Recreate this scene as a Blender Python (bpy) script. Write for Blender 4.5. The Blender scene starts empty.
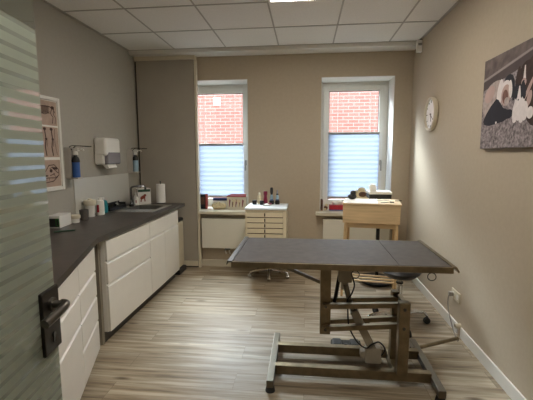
import bpy, bmesh, math, random
from mathutils import Vector, Matrix
random.seed(4)
S = bpy.context.scene
COL = S.collection
PI = math.pi
WM = {}                       # world matrix of every thing / part (kept by hand)

# ------------------------------------------------------------------ materials
def lin(c):
    out = []
    for v in c:
        v /= 255.0
        out.append(v/12.92 if v <= .04045 else ((v+.055)/1.055)**2.4)
    return tuple(out) + (1.0,)

def nodes(name):
    m = bpy.data.materials.new(name); m.use_nodes = True
    nt = m.node_tree; nt.nodes.clear()
    out = nt.nodes.new('ShaderNodeOutputMaterial')
    return m, nt, out

def mat(name, rgb, rough=.5, metal=0.0, var=.06, scale=8.0, bump=0.0, stretch=None, spec=.5, coat=0.0):
    m, nt, out = nodes(name)
    N = nt.nodes.new; L = nt.links.new
    p = N('ShaderNodeBsdfPrincipled')
    tc = N('ShaderNodeTexCoord'); mp = N('ShaderNodeMapping'); no = N('ShaderNodeTexNoise')
    if stretch: mp.inputs['Scale'].default_value = stretch
    no.inputs['Scale'].default_value = scale; no.inputs['Detail'].default_value = 4
    L(tc.outputs['Object'], mp.inputs['Vector']); L(mp.outputs['Vector'], no.inputs['Vector'])
    r = N('ShaderNodeValToRGB')
    c = lin(rgb)
    lo = tuple(x*(1-var*1.6) for x in c[:3])+(1,); hi = tuple(min(1, x*(1+var*1.6)) for x in c[:3])+(1,)
    r.color_ramp.elements[0].color = lo; r.color_ramp.elements[0].position = .3
    r.color_ramp.elements[1].color = hi; r.color_ramp.elements[1].position = .7
    L(no.outputs['Fac'], r.inputs['Fac']); L(r.outputs['Color'], p.inputs['Base Color'])
    p.inputs['Roughness'].default_value = rough; p.inputs['Metallic'].default_value = metal
    p.inputs['Specular IOR Level'].default_value = spec
    p.inputs['Coat Weight'].default_value = coat
    if bump:
        b = N('ShaderNodeBump'); b.inputs['Strength'].default_value = bump; b.inputs['Distance'].default_value = .002
        L(no.outputs['Fac'], b.inputs['Height']); L(b.outputs['Normal'], p.inputs['Normal'])
    L(p.outputs['BSDF'], out.inputs['Surface'])
    return m

def mat_emit(name, rgb, strength):
    m, nt, out = nodes(name)
    e = nt.nodes.new('ShaderNodeEmission'); e.inputs['Color'].default_value = lin(rgb); e.inputs['Strength'].default_value = strength
    nt.links.new(e.outputs[0], out.inputs['Surface']); return m

def schlick(nt, r0, sock):
    """angle dependent reflectance of a pane, the same from both of its faces"""
    f = nt.nodes.new('ShaderNodeLayerWeight'); p = nt.nodes.new('ShaderNodeMath'); p.operation = 'POWER'; p.inputs[1].default_value = 4
    q = nt.nodes.new('ShaderNodeMath'); q.operation = 'MULTIPLY_ADD'; q.inputs[1].default_value = 1-r0; q.inputs[2].default_value = r0
    f.inputs['Blend'].default_value = .5
    nt.links.new(f.outputs['Facing'], p.inputs[0]); nt.links.new(p.outputs[0], q.inputs[0]); nt.links.new(q.outputs[0], sock)

def mat_glass(name, tint=(1, 1, 1), refl=.06):
    m, nt, out = nodes(name); N = nt.nodes.new; L = nt.links.new
    t = N('ShaderNodeBsdfTransparent'); t.inputs['Color'].default_value = (*tint, 1)
    g = N('ShaderNodeBsdfGlossy'); g.inputs['Roughness'].default_value = .01
    mx = N('ShaderNodeMixShader'); schlick(nt, refl*.5, mx.inputs['Fac'])
    L(t.outputs[0], mx.inputs[1]); L(g.outputs[0], mx.inputs[2]); L(mx.outputs[0], out.inputs['Surface'])
    return m

def mat_translucent(name, rgb, frac=.5):
    m, nt, out = nodes(name); N = nt.nodes.new; L = nt.links.new
    d = N('ShaderNodeBsdfDiffuse'); t = N('ShaderNodeBsdfTranslucent'); mx = N('ShaderNodeMixShader')
    tc = N('ShaderNodeTexCoord'); no = N('ShaderNodeTexNoise'); no.inputs['Scale'].default_value = 60
    r = N('ShaderNodeValToRGB'); c = lin(rgb)
    r.color_ramp.elements[0].color = tuple(x*.94 for x in c[:3])+(1,); r.color_ramp.elements[1].color = c
    L(tc.outputs['Object'], no.inputs['Vector']); L(no.outputs['Fac'], r.inputs['Fac'])
    L(r.outputs['Color'], d.inputs['Color']); L(r.outputs['Color'], t.inputs['Color'])
    mx.inputs['Fac'].default_value = frac
    L(d.outputs[0], mx.inputs[1]); L(t.outputs[0], mx.inputs[2]); L(mx.outputs[0], out.inputs['Surface'])
    return m

def mat_floor():
    m, nt, out = nodes('vinyl_planks'); N = nt.nodes.new; L = nt.links.new
    p = N('ShaderNodeBsdfPrincipled'); tc = N('ShaderNodeTexCoord')
    br = N('ShaderNodeTexBrick'); br.offset = .37; br.offset_frequency = 2
    br.inputs['Color1'].default_value = (0, 0, 0, 1); br.inputs['Color2'].default_value = (1, 1, 1, 1)
    br.inputs['Mortar'].default_value = (.5, .5, .5, 1)
    br.inputs['Scale'].default_value = 1; br.inputs['Mortar Size'].default_value = .0012
    br.inputs['Brick Width'].default_value = 1.22; br.inputs['Row Height'].default_value = .18
    L(tc.outputs['Object'], br.inputs['Vector'])
    # grain: noise stretched along the planks, shifted per plank
    sep = N('ShaderNodeVectorMath'); sep.operation = 'MULTIPLY_ADD'
    L(tc.outputs['Object'], sep.inputs[0]); sep.inputs[1].default_value = (.9, 15, 1)
    cm = N('ShaderNodeVectorMath'); cm.operation = 'SCALE'; cm.inputs['Scale'].default_value = 7.3
    L(br.outputs['Color'], cm.inputs[0]); L(cm.outputs[0], sep.inputs[2])
    n1 = N('ShaderNodeTexNoise'); n1.inputs['Scale'].default_value = 1.6; n1.inputs['Detail'].default_value = 6; n1.inputs['Roughness'].default_value = .62
    L(sep.outputs[0], n1.inputs['Vector'])
    r = N('ShaderNodeValToRGB'); e = r.color_ramp.elements
    e[0].position = .32; e[0].color = lin((108, 96, 79)); e[1].position = .68; e[1].color = lin((200, 190, 172))
    k = e.new(.43); k.color = lin((147, 133, 112)); k = e.new(.56); k.color = lin((174, 162, 142))
    L(n1.outputs['Fac'], r.inputs['Fac'])
    tint = N('ShaderNodeValToRGB'); tint.color_ramp.elements[0].color = (.84, .82, .80, 1); tint.color_ramp.elements[1].color = (1.05, 1.03, 1.0, 1)
    L(br.outputs['Color'], tint.inputs['Fac'])
    mx = N('ShaderNodeMix'); mx.data_type = 'RGBA'; mx.blend_type = 'MULTIPLY'; mx.inputs['Factor'].default_value = 1
    L(r.outputs['Color'], mx.inputs[6]); L(tint.outputs['Color'], mx.inputs[7])
    # knots
    vo = N('ShaderNodeTexVoronoi'); vo.inputs['Scale'].default_value = 1.0
    vm = N('ShaderNodeMapping'); vm.inputs['Scale'].default_value = (1.3, 4.2, 1); L(tc.outputs['Object'], vm.inputs['Vector']); L(vm.outputs[0], vo.inputs['Vector'])
    kr = N('ShaderNodeValToRGB'); kr.color_ramp.elements[0].position = .02; kr.color_ramp.elements[0].color = (.30, .26, .22, 1)
    kr.color_ramp.elements[1].position = .10; kr.color_ramp.elements[1].color = (1, 1, 1, 1)
    L(vo.outputs['Distance'], kr.inputs['Fac'])
    m2 = N('ShaderNodeMix'); m2.data_type = 'RGBA'; m2.blend_type = 'MULTIPLY'; m2.inputs['Factor'].default_value = 1
    L(mx.outputs[2], m2.inputs[6]); L(kr.outputs['Color'], m2.inputs[7])
    m3 = N('ShaderNodeMix'); m3.data_type = 'RGBA'
    L(br.outputs['Fac'], m3.inputs['Factor']); L(m2.outputs[2], m3.inputs[6]); m3.inputs[7].default_value = lin((112, 97, 78))
    L(m3.outputs[2], p.inputs['Base Color'])
    p.inputs['Roughness'].default_value = .5; p.inputs['Specular IOR Level'].default_value = .4
    b = N('ShaderNodeBump'); b.inputs['Strength'].default_value = .12; b.inputs['Distance'].default_value = .002
    L(n1.outputs['Fac'], b.inputs['Height']); L(b.outputs['Normal'], p.inputs['Normal'])
    L(p.outputs[0], out.inputs['Surface']); return m

def mat_brick():
    m, nt, out = nodes('red_brick'); N = nt.nodes.new; L = nt.links.new
    p = N('ShaderNodeBsdfPrincipled'); tc = N('ShaderNodeTexCoord'); mp = N('ShaderNodeMapping')
    mp.inputs['Rotation'].default_value = (-PI/2, 0, 0)
    L(tc.outputs['Object'], mp.inputs['Vector'])
    br = N('ShaderNodeTexBrick'); br.inputs['Scale'].default_value = 1
    br.inputs['Color1'].default_value = lin((126, 80, 70)); br.inputs['Color2'].default_value = lin((114, 69, 60))
    br.inputs['Mortar'].default_value = lin((136, 112, 106)); br.inputs['Mortar Size'].default_value = .009
    br.inputs['Brick Width'].default_value = .235; br.inputs['Row Height'].default_value = .075
    L(mp.outputs[0], br.inputs['Vector']); L(br.outputs['Color'], p.inputs['Base Color'])
    p.inputs['Roughness'].default_value = .9
    L(p.outputs[0], out.inputs['Surface']); return m

def mat_frosted():
    """clear pane with sand-blasted horizontal stripes"""
    m, nt, out = nodes('striped_frosted_glass'); N = nt.nodes.new; L = nt.links.new
    tc = N('ShaderNodeTexCoord'); sx = N('ShaderNodeSeparateXYZ'); L(tc.outputs['Object'], sx.inputs[0])
    a = N('ShaderNodeMath'); a.operation = 'DIVIDE'; a.inputs[1].default_value = .037; L(sx.outputs['Z'], a.inputs[0])
    fr = N('ShaderNodeMath'); fr.operation = 'FRACT'; L(a.outputs[0], fr.inputs[0])
    st = N('ShaderNodeMath'); st.operation = 'LESS_THAN'; st.inputs[1].default_value = .66; L(fr.outputs[0], st.inputs[0])
    top = N('ShaderNodeMath'); top.operation = 'LESS_THAN'; top.inputs[1].default_value = 1.85; L(sx.outputs['Z'], top.inputs[0])
    on = N('ShaderNodeMath'); on.operation = 'MULTIPLY'; L(st.outputs[0], on.inputs[0]); L(top.outputs[0], on.inputs[1])
    # clear
    t = N('ShaderNodeBsdfTransparent'); t.inputs['Color'].default_value = (.80, .85, .81, 1)
    g = N('ShaderNodeBsdfGlossy'); g.inputs['Roughness'].default_value = .02
    c = N('ShaderNodeMixShader'); schlick(nt, .10, c.inputs['Fac']); L(t.outputs[0], c.inputs[1]); L(g.outputs[0], c.inputs[2])
    # thin film veil between stripes so that the leaf stays milky
    d = N('ShaderNodeBsdfDiffuse'); d.inputs['Color'].default_value = lin((172, 179, 167))
    tl = N('ShaderNodeBsdfTranslucent'); tl.inputs['Color'].default_value = lin((184, 193, 180))
    dm = N('ShaderNodeMixShader'); dm.inputs['Fac'].default_value = .5; L(d.outputs[0], dm.inputs[1]); L(tl.outputs[0], dm.inputs[2])
    tv = N('ShaderNodeBsdfTransparent'); tv.inputs['Color'].default_value = (.8, .85, .81, 1); vm = N('ShaderNodeMixShader'); vm.inputs['Fac'].default_value = .6; L(tv.outputs[0], vm.inputs[1]); L(dm.outputs[0], vm.inputs[2])
    cv = N('ShaderNodeMixShader'); schlick(nt, .14, cv.inputs['Fac']); L(vm.outputs[0], cv.inputs[1]); L(g.outputs[0], cv.inputs[2])
    t2 = N('ShaderNodeBsdfTransparent'); fm = N('ShaderNodeMixShader'); fm.inputs['Fac'].default_value = .84
    L(t2.outputs[0], fm.inputs[1]); L(dm.outputs[0], fm.inputs[2])
    selm = N('ShaderNodeMixShader'); L(top.outputs[0], selm.inputs['Fac']); L(c.outputs[0], selm.inputs[1]); L(cv.outputs[0], selm.inputs[2])
    mx = N('ShaderNodeMixShader'); L(on.outputs[0], mx.inputs['Fac']); L(selm.outputs[0], mx.inputs[1]); L(fm.outputs[0], mx.inputs[2])
    L(mx.outputs[0], out.inputs['Surface']); return m

M = {}
def D(n, *a, **k): M[n] = mat(n, *a, **k)
D('taupe_wall', (183, 170, 150), .75, var=.015, scale=30, bump=.05)
D('grey_wall', (170, 166, 156), .75, var=.015, scale=30, bump=.05)
D('panel_taupe', (164, 157, 145), .6, var=.02, scale=4)
D('white_paint', (226, 224, 218), .55, var=.01)
D('white_plaster', (214, 214, 210), .7, var=.01)
D('tile_white', (236, 234, 229), .85, var=.02, scale=60, bump=.1)
D('grid_grey', (176, 172, 164), .5, var=.01)
D('cabinet_white', (229, 226, 219), .32, var=.01)
D('cabinet_gap_shade', (52, 49, 45), .7)
D('filler_grey', (142, 135, 122), .6)
D('laminate', (68, 61, 57), .38, var=.16, scale=14, bump=.08)
D('laminate_edge', (54, 50, 49), .32, var=.1, scale=14)
D('plinth_dark', (64, 60, 55), .6)
D('backsplash', (202, 201, 194), .3, var=.01)
D('cream', (212, 204, 184), .45, var=.01)
D('cream_bin', (206, 196, 174), .45, var=.02)
D('radiator_white', (222, 218, 205), .4, var=.01)
D('steel', (116, 111, 101), .32, metal=1, var=.05, scale=40, stretch=(1, 12, 12))
D('steel_brown', (136, 124, 102), .44, metal=1, var=.12, scale=16)
D('sink_steel', (205, 203, 198), .28, metal=1, var=.02)
D('chrome', (215, 215, 215), .12, metal=1, var=.01)
D('dark_chrome', (96, 96, 98), .2, metal=1, var=.02)
D('rubber_mat', (80, 76, 73), .6, var=.10, scale=22, bump=.15)
D('black', (26, 26, 28), .45, var=.05)
D('black_rubber', (34, 33, 32), .75, var=.05)
D('black_leather', (24, 25, 30), .4, var=.05)
D('grey_plastic', (150, 148, 142), .5)
D('motor_grey', (150, 143, 128), .5, var=.08)
D('dispenser_plate', (190, 185, 178), .5, metal=0, var=.03)
D('smoke_plastic', (138, 134, 138), .25, var=.03)
D('dark_cup', (92, 88, 84), .4)
D('white_plastic', (232, 230, 224), .35, var=.01)
D('paper_white', (238, 236, 230), .85, var=.01)
D('teal', (22, 122, 130), .35)
D('blue', (46, 84, 146), .3, var=.08)
D('navy', (36, 50, 104), .5)
D('pale_blue_liquid', (150, 178, 196), .15)
D('maroon', (122, 30, 62), .3)
D('red', (176, 34, 50), .5)
D('brick_red', (156, 62, 52), .6)
D('green', (46, 104, 44), .5)
D('dark_green', (34, 74, 54), .6)
D('brown', (96, 66, 48), .7, var=.15, scale=30)
D('bone', (218, 204, 168), .7, var=.08, scale=40)
D('red_brown_print', (140, 62, 44), .7)
D('wood', (209, 182, 141), .5, var=.09, scale=3.2, stretch=(1.2, 14, 14))
D('wood_leg', (208, 178, 134), .5, var=.08, scale=3.2, stretch=(14, 14, 1.2))
D('trolley_cream', (222, 210, 182), .45, var=.015)
D('trolley_top', (222, 228, 232), .3, var=.01)
D('handle_dark', (62, 54, 46), .4, metal=.6)
D('lock_bronze', (54, 50, 46), .34, metal=.75, var=.05)
D('lever_grey', (96, 92, 86), .28, metal=.9, var=.03)
D('sepia_print', (182, 160, 146), .8, var=.06, scale=18)
D('bone_ink', (70, 48, 42), .8)
D('gravel_print', (136, 126, 128), .8, var=.42, scale=55)
D('stone_print', (104, 92, 90), .8, var=.22, scale=14)
D('kerb_print', (78, 68, 68), .8, var=.1)
D('kerb_light_print', (150, 140, 138), .8)
D('pale_fur', (172, 158, 154), .8, var=.14, scale=30)
D('white_fur', (222, 214, 214), .8, var=.05, scale=30)
D('brown_fur', (56, 38, 34), .8, var=.2, scale=24)
D('black_fur', (32, 32, 42), .8, var=.1)
D('tan_fur', (116, 84, 76), .8, var=.15, scale=30)
D('pink_fur', (182, 156, 150), .8)
D('clock_face', (242, 243, 244), .3)
D('clock_rim', (206, 196, 176), .35)
D('cable_grey', (150, 146, 138), .5)
D('outdoor_ground', (120, 116, 110), .9, var=.1)
M['floor'] = mat_floor(); M['brick'] = mat_brick(); M['frost'] = mat_frosted()
M['glass'] = mat_glass('window_glass', (.96, .98, .97))
M['smoke_glass'] = mat_glass('tinted_glass', (.7, .75, .8), .1)
M['blind'] = mat_translucent('pleated_fabric', (114, 124, 140), .5)
M['led'] = mat_emit('led_diffuser', (255, 247, 235), 21.5)

# ------------------------------------------------------------------ mesh builder
class B:
    def __init__(s): s.bm = bmesh.new()
    def _mi(s, fs, m):
        for f in fs: f.material_index = m
    def box(s, x0, x1, y0, y1, z0, z1, m=0, bev=0.0, T=None, seg=2):
        r = bmesh.ops.create_cube(s.bm, size=1)
        vs = r['verts']
        for v in vs:
            v.co = Vector(((x0+x1)/2+v.co.x*(x1-x0), (y0+y1)/2+v.co.y*(y1-y0), (z0+z1)/2+v.co.z*(z1-z0)))
        fs = {f for v in vs for f in v.link_faces}; s._mi(fs, m)
        if bev:
            es = {e for v in vs for e in v.link_edges}
            q = bmesh.ops.bevel(s.bm, geom=list(es), offset=bev, segments=seg, profile=.5, affect='EDGES')
            s._mi(q['faces'], m); vs = list({v for f in q['faces'] for v in f.verts} | {v for v in vs if v.is_valid})
        if T is not None:
            for v in vs: v.co = T @ v.co
        return s
    def ring(s, c, u, w, r, seg):
        return [s.bm.verts.new(c+u*(r*math.cos(2*PI*i/seg))+w*(r*math.sin(2*PI*i/seg))) for i in range(seg)]
    def skin(s, rings, m, cap=True, close=False):
        n = len(rings[0]); k = len(rings)
        for a in range(k if close else k-1):
            A, C = rings[a], rings[(a+1) % k]
            for i in range(n):
                f = s.bm.faces.new((A[i], A[(i+1) % n], C[(i+1) % n], C[i])); f.material_index = m
        if cap and not close:
            f = s.bm.faces.new(rings[0][::-1]); f.material_index = m
            f = s.bm.faces.new(rings[-1]); f.material_index = m
    def tube(s, pts, r, m=0, seg=10, smooth=0, closed=False):
        P = [Vector(p) for p in pts]
        if smooth: P = catmull(P, smooth, closed)
        R = r if isinstance(r, (list, tuple)) else [r]*len(P)
        if len(R) != len(P): R = [R[0]+(R[-1]-R[0])*i/(len(P)-1) for i in range(len(P))]
        rings = []; u = None; n = len(P)
        for i, p in enumerate(P):
            a = P[i-1] if (i or closed) else P[0]; b = P[(i+1) % n] if (i < n-1 or closed) else P[-1]
            t = (b-a).normalized()
            if u is None:
                u = t.orthogonal().normalized()
            u = (u-t*u.dot(t)).normalized(); w = t.cross(u)
            rings.append(s.ring(p, u, w, R[i], seg))
        s.skin(rings, m, close=closed); return s
    def cyl(s, p0, p1, r0, r1=None, m=0, seg=20):
        return s.tube([p0, p1], [r0, r0 if r1 is None else r1], m, seg)
    def lathe(s, prof, c=(0, 0, 0), m=0, seg=24, axis='z', sy=1.0):
        rings = []
        for r, z in prof:
            r = max(r, .0004); rg = []
            for i in range(seg):
                x, y = r*math.cos(2*PI*i/seg), r*sy*math.sin(2*PI*i/seg)
                v = {'z': (x, y, z), 'x': (z, x, y), 'y': (y, z, x)}[axis]
                rg.append(s.bm.verts.new(Vector(c)+Vector(v)))
            rings.append(rg)
        s.skin(rings, m); return s
    def prism(s, pts, vec, m=0):
        vec = Vector(vec)
        a = [s.bm.verts.new(Vector(p)) for p in pts]; b = [s.bm.verts.new(Vector(p)+vec) for p in pts]
        n = len(a)
        fs = [s.bm.faces.new(a[::-1]), s.bm.faces.new(b)]
        for i in range(n): fs.append(s.bm.faces.new((a[i], a[(i+1) % n], b[(i+1) % n], b[i])))
        s._mi(fs, m); return s
    def torus(s, c, n, R, r, m=0, seg=24):
        n = Vector(n).normalized(); u = n.orthogonal().normalized(); w = n.cross(u)
        return s.tube([Vector(c)+u*R*math.cos(2*PI*i/seg)+w*R*math.sin(2*PI*i/seg) for i in range(seg)], r, m, 8, closed=True)
    def bar(s, p0, p1, wx, wy, m=0, up=(0, 0, 1)):
        """rectangular bar from p0 to p1; wy measured along up"""
        p0, p1 = Vector(p0), Vector(p1); t = (p1-p0).normalized(); up = Vector(up)
        a = t.cross(up).normalized(); b = a.cross(t).normalized()
        q = [p0+a*(i*wx/2)+b*(j*wy/2) for i, j in ((-1, -1), (1, -1), (1, 1), (-1, 1))]
        return s.prism(q, p1-p0, m)
    def sheet(s, pts, m=0):
        f = s.bm.faces.new([s.bm.verts.new(Vector(p)) for p in pts]); f.material_index = m; return s

def catmull(P, k, closed=False):
    out = []; n = len(P)
    rng = range(n if closed else n-1)
    for i in rng:
        if closed: a, b, c, d = P[i-1], P[i], P[(i+1) % n], P[(i+2) % n]
        else: a, b, c, d = P[max(i-1, 0)], P[i], P[i+1], P[min(i+2, n-1)]
        for j in range(k):
            t = j/k
            out.append(.5*((2*b)+(c-a)*t+(2*a-5*b+4*c-d)*t*t+(3*b-a-3*c+d)*t**3))
    if not closed: out.append(P[-1])
    return out

def obj(name, b, mats, parent=None, local=False, angle=35):
    """link one mesh object; geometry is given in room coordinates unless local"""
    bm = b.bm
    if parent is not None and not local: bm.transform(WM[parent].inverted())
    bmesh.ops.recalc_face_normals(bm, faces=bm.faces[:])
    lim = math.radians(angle)
    for f in bm.faces: f.smooth = True
    for e in bm.edges:
        e.smooth = len(e.link_faces) == 2 and e.calc_face_angle(0) < lim
    me = bpy.data.meshes.new(name); bm.to_mesh(me); bm.free()
    if not isinstance(mats, (list, tuple)): mats = [mats]
    for m in mats: me.materials.append(M[m])
    o = bpy.data.objects.new(name, me); COL.objects.link(o)
    wn = o.modifiers.new('weighted_normal', 'WEIGHTED_NORMAL'); wn.keep_sharp = True; wn.weight = 80
    if parent is not None: o.parent = parent; WM[o] = WM[parent].copy()
    else: WM[o] = Matrix.Identity(4)
    return o

def tag(o, label, cat, group=None):
    o['label'] = label; o['category'] = cat
    if group: o['group'] = group
    return o

def thing(name, label, cat, loc, rz=0.0, group=None):
    o = bpy.data.objects.new(name, None); COL.objects.link(o)
    o.empty_display_size = .1
    o.location = loc; o.rotation_euler = (0, 0, rz)
    WM[o] = Matrix.Translation(loc) @ Matrix.Rotation(rz, 4, 'Z')
    return tag(o, label, cat, group)

def struct(name, b, mats, parent=None, label=None):
    o = obj(name, b, mats, parent)
    if parent is None:
        o['kind'] = 'structure'
        if label: o['label'] = label
    return o

def dup(root, loc, rz, label, group=None):
    def cp(o, par):
        c = o.copy(); COL.objects.link(c)
        if par is not None: c.parent = par
        for ch in o.children: cp(ch, c)
        return c
    r = cp(root, None); r.location = loc; r.rotation_euler = (0, 0, rz)
    WM[r] = Matrix.Translation(loc) @ Matrix.Rotation(rz, 4, 'Z')
    r['label'] = label
    if group: r['group'] = group
    return r

# ------------------------------------------------------------------ room shell
XL, XR, YB, ZC = -2.162, 1.262, 4.74, 2.736
YO = 5.20                      # outer face of the window wall
YF = -1.6                      # end of the corridor behind the camera
ZS, ZH = .755, 2.41            # window sill and head
WL = (-1.61, -.735); WR = (.18, 1.053)

struct('floor', B().box(XL-.1, XR+.1, YF-.1, YB+.1, -.1, 0), 'floor')
struct('ceiling', B().box(XL-.1, XR+.1, YF-.1, YB+.1, ZC, ZC+.1), 'tile_white')
g = B()
for c in range(-1, 6):
    x = -1.579+.625*c
    if XL < x < XR: g.box(x-.0075, x+.0075, YF, YB, ZC-.004, ZC+.01)
for r in range(-8, 3):
    y = 3.885+.625*r
    if YF < y < YB: g.box(XL, XR, y-.0075, y+.0075, ZC-.0045, ZC+.01)
for x0, x1 in ((XL, XL+.022), (XR-.022, XR)): g.box(x0, x1, YF, YB, ZC-.005, ZC+.01)
struct('trim_1', g, 'grid_grey', label='thin metal grid and wall angle of the tiled suspended ceiling')
struct('wall_left', B().box(XL-.1, XL, YF, YO, 0, ZC+.1), 'grey_wall')
struct('wall_right', B().box(XR, XR+.1, YF, YO, 0, ZC+.1), 'taupe_wall')
w = B()
xs = [XL, WL[0], WL[1], WR[0], WR[1], XR]
for i in (0, 2, 4): w.box(xs[i], xs[i+1], YB, YO, 0, ZC+.1)
for a, b_ in (WL, WR):
    w.box(a, b_, YB, YO, 0, ZS-.04); w.box(a, b_, YB, YO, ZH, ZC+.1)
struct('wall_back', w, 'taupe_wall')
# wall that carries the door, behind and beside the camera, and the corridor end
w = B()
w.box(XL, -.70, -.12, 0, 0, ZC); w.box(.29, XR, -.12, 0, 0, ZC); w.box(-.70, .29, -.12, 0, 2.13, ZC)
struct('wall_front', w, 'taupe_wall')
struct('wall_corridor', B().box(XL, XR, YF-.1, YF, 0, ZC), 'grey_wall')
t = B()
for x0, x1 in ((-.70, -.675), (.26, .29)): t.box(x0, x1, -.14, .02, 0, 2.13)
t.box(-.70, .29, -.14, .02, 2.10, 2.13)
struct('trim_2', t, 'white_paint', label='white frame around the door opening')
# skirting
struct('baseboard_right', B().box(XR-.014, XR, 0, 3.0, 0, .088, bev=.003).box(XR-.014, XR, 3.06, YB, 0, .088, bev=.003), 'white_paint')
struct('baseboard_back', B().box(-1.37, XR-.014, YB-.014, YB, 0, .088, bev=.003), 'cream')
# boxed track along the ceiling over the windows
struct('trim_3', B().box(XL, XR, 4.515, YB, ZC-.045, ZC-.001, bev=.002), 'white_paint', label='white boxed track under the ceiling along the window wall')
# window reveals, white plaster lining
for k, (a, b_) in enumerate((WL, WR)):
    v = B()
    v.box(a, a+.006, YB-.001, 5.07, ZS, ZH); v.box(b_-.006, b_, YB-.001, 5.07, ZS, ZH); v.box(a+.006, b_-.006, YB-.001, 5.07, ZH-.006, ZH)
    struct('trim_%d' % (4+k), v, 'white_plaster', label=('white plaster reveal of the left window', 'white plaster reveal of the right window')[k])

def window(k, a, b_, handle):
    root = bpy.data.objects.new('window_%d' % k, None); COL.objects.link(root)
    root.location = ((a+b_)/2, 5.07, ZS); WM[root] = Matrix.Translation(root.location)
    root['kind'] = 'structure'
    root['label'] = 'white framed window over the %s sill' % ('left' if k == 1 else 'right')
    f = B(); e = .045
    f.box(a, a+e, 5.07, 5.14, ZS, ZH, bev=.003); f.box(b_-e, b_, 5.07, 5.14, ZS, ZH, bev=.003)
    f.box(a+e, b_-e, 5.07, 5.14, ZH-e, ZH, bev=.003); f.box(a+e, b_-e, 5.07, 5.14, ZS, ZS+e, bev=.003)
    obj('frame', f, 'white_paint', root)
    s_ = B(); i0, i1, z0, z1 = a+e+.002, b_-e-.002, ZS+e+.002, ZH-e-.002; d = .068
    for args in ((i0, i0+d, z0, z1), (i1-d, i1, z0, z1), (i0+d, i1-d, z1-d, z1), (i0+d, i1-d, z0, z0+d)):
        s_.box(args[0], args[1], 5.055, 5.125, args[2], args[3], bev=.004)
    sh = obj('sash', s_, 'white_paint', root)
    gk = B()
    for args in ((i0+d, i0+d+.007, z0+d, z1-d), (i1-d-.007, i1-d, z0+d, z1-d), (i0+d, i1-d, z1-d-.007, z1-d), (i0+d, i1-d, z0+d, z0+d+.007)):
        gk.box(args[0], args[1], 5.075, 5.095, args[2], args[3])
    obj('gasket', gk, 'black_rubber', sh)
    obj('glass', B().box(i0+d, i1-d, 5.097, 5.107, z0+d, z1-d), 'glass', root)
    hx = i1-d/2
    obj('handle', B().box(hx-.013, hx+.013, 5.043, 5.055, 1.33, 1.40, bev=.003).cyl((hx, 5.045, 1.375), (hx, 5.015, 1.375), .008)
        .bar((hx, 5.012, 1.385), (hx, 5.012, 1.26), .018, .012, up=(0, 1, 0)), 'grey_plastic', root)
    sx0, sx1 = (-1.37, -.70) if k == 1 else (.13, 1.10)
    sl = B().box(sx0, sx1, 4.625, YB, ZS-.04, ZS, bev=.004).box(a if k == 2 else -1.61, b_, YB-.004, 5.07, ZS-.04, ZS-.001)
    obj('window_sill', sl, 'cream', root)
    return i0+d, i1-d
gl = window(1, *WL, True); gr = window(2, *WR, True)

def blind(a, b_, z0, z1, label):
    root = thing('pleated_blind', label, 'window blind', ((a+b_)/2, 5.05, z1))
    p = B(); n = int(round((z1-z0-.03)/.031)); n += n % 2
    pts = [(5.0375 if i % 2 else 5.0345, z1-.012-(z1-z0-.03)*i/n) for i in range(n+1)]
    for (y0, za), (y1, zb) in zip(pts, pts[1:]):
        p.sheet([(a+.004, y0, za), (b_-.004, y0, za), (b_-.004, y1, zb), (a+.004, y1, zb)])
    bmesh.ops.remove_doubles(p.bm, verts=p.bm.verts[:], dist=1e-5)
    obj('fabric', p, 'blind', root, angle=10)
    obj('top_rail', B().box(a, b_, 5.022, 5.05, z1-.014, z1+.008, bev=.003), 'grey_plastic', root)
    obj('bottom_rail', B().box(a, b_, 5.022, 5.05, z0-.004, z0+.02, bev=.003), 'grey_plastic', root)
    for x in (a+.12, b_-.12): obj('tension_cord', B().cyl((x, 5.036, z1), (x, 5.036, 2.28), .0012, seg=6), 'white_plastic', root)
blind(gl[0]-.006, gl[1]+.006, .895, 1.62, 'white pleated blind drawn over the lower half of the left window')
blind(gr[0]-.006, gr[1]+.012, .895, 1.755, 'white pleated blind drawn over lower two thirds of the right window')

# outdoors: brick house across the alley
struct('wall_outside', B().box(-7, 6, 8.7, 9.0, -.6, 3.35), 'brick', label='red brick wall of the neighbouring house seen through the windows')
struct('ground', B().box(-9, 8, YO+.02, 8.7, -.7, -.6), 'outdoor_ground')
tag(obj('wall_vent', B().box(-2.15, -1.985, 8.675, 8.7, 2.62, 2.785, bev=.006).box(-2.13, -2.005, 8.668, 8.676, 2.64, 2.765), 'white_plastic'),
    'square white vent cover on the brick wall outside the left window', 'vent')

# ceiling light panels
def panel(x0, y0, label):
    r = thing('ceiling_light', label, 'ceiling light', (x0+.3125, y0+.3125, ZC))
    f = B(); e = .02; X0, X1, Y0, Y1 = x0+.008, x0+.617, y0+.008, y0+.617
    for a in ((X0, X0+e, Y0, Y1), (X1-e, X1, Y0, Y1), (X0+e, X1-e, Y0, Y0+e), (X0+e, X1-e, Y1-e, Y1)): f.box(*a, ZC-.012, ZC-.001)
    obj('frame', f, 'white_paint', r)
    obj('diffuser', B().box(X0+e, X1-e, Y0+e, Y1-e, ZC-.009, ZC-.003), 'led', r)
panel(-.329, 2.635, 'lit square ceiling panel above the steel table, nearest the windows')
panel(-.329, .76, 'added lit ceiling panel out of view, just inside the door opening')  # unseen panel, added to give the room more light

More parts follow.
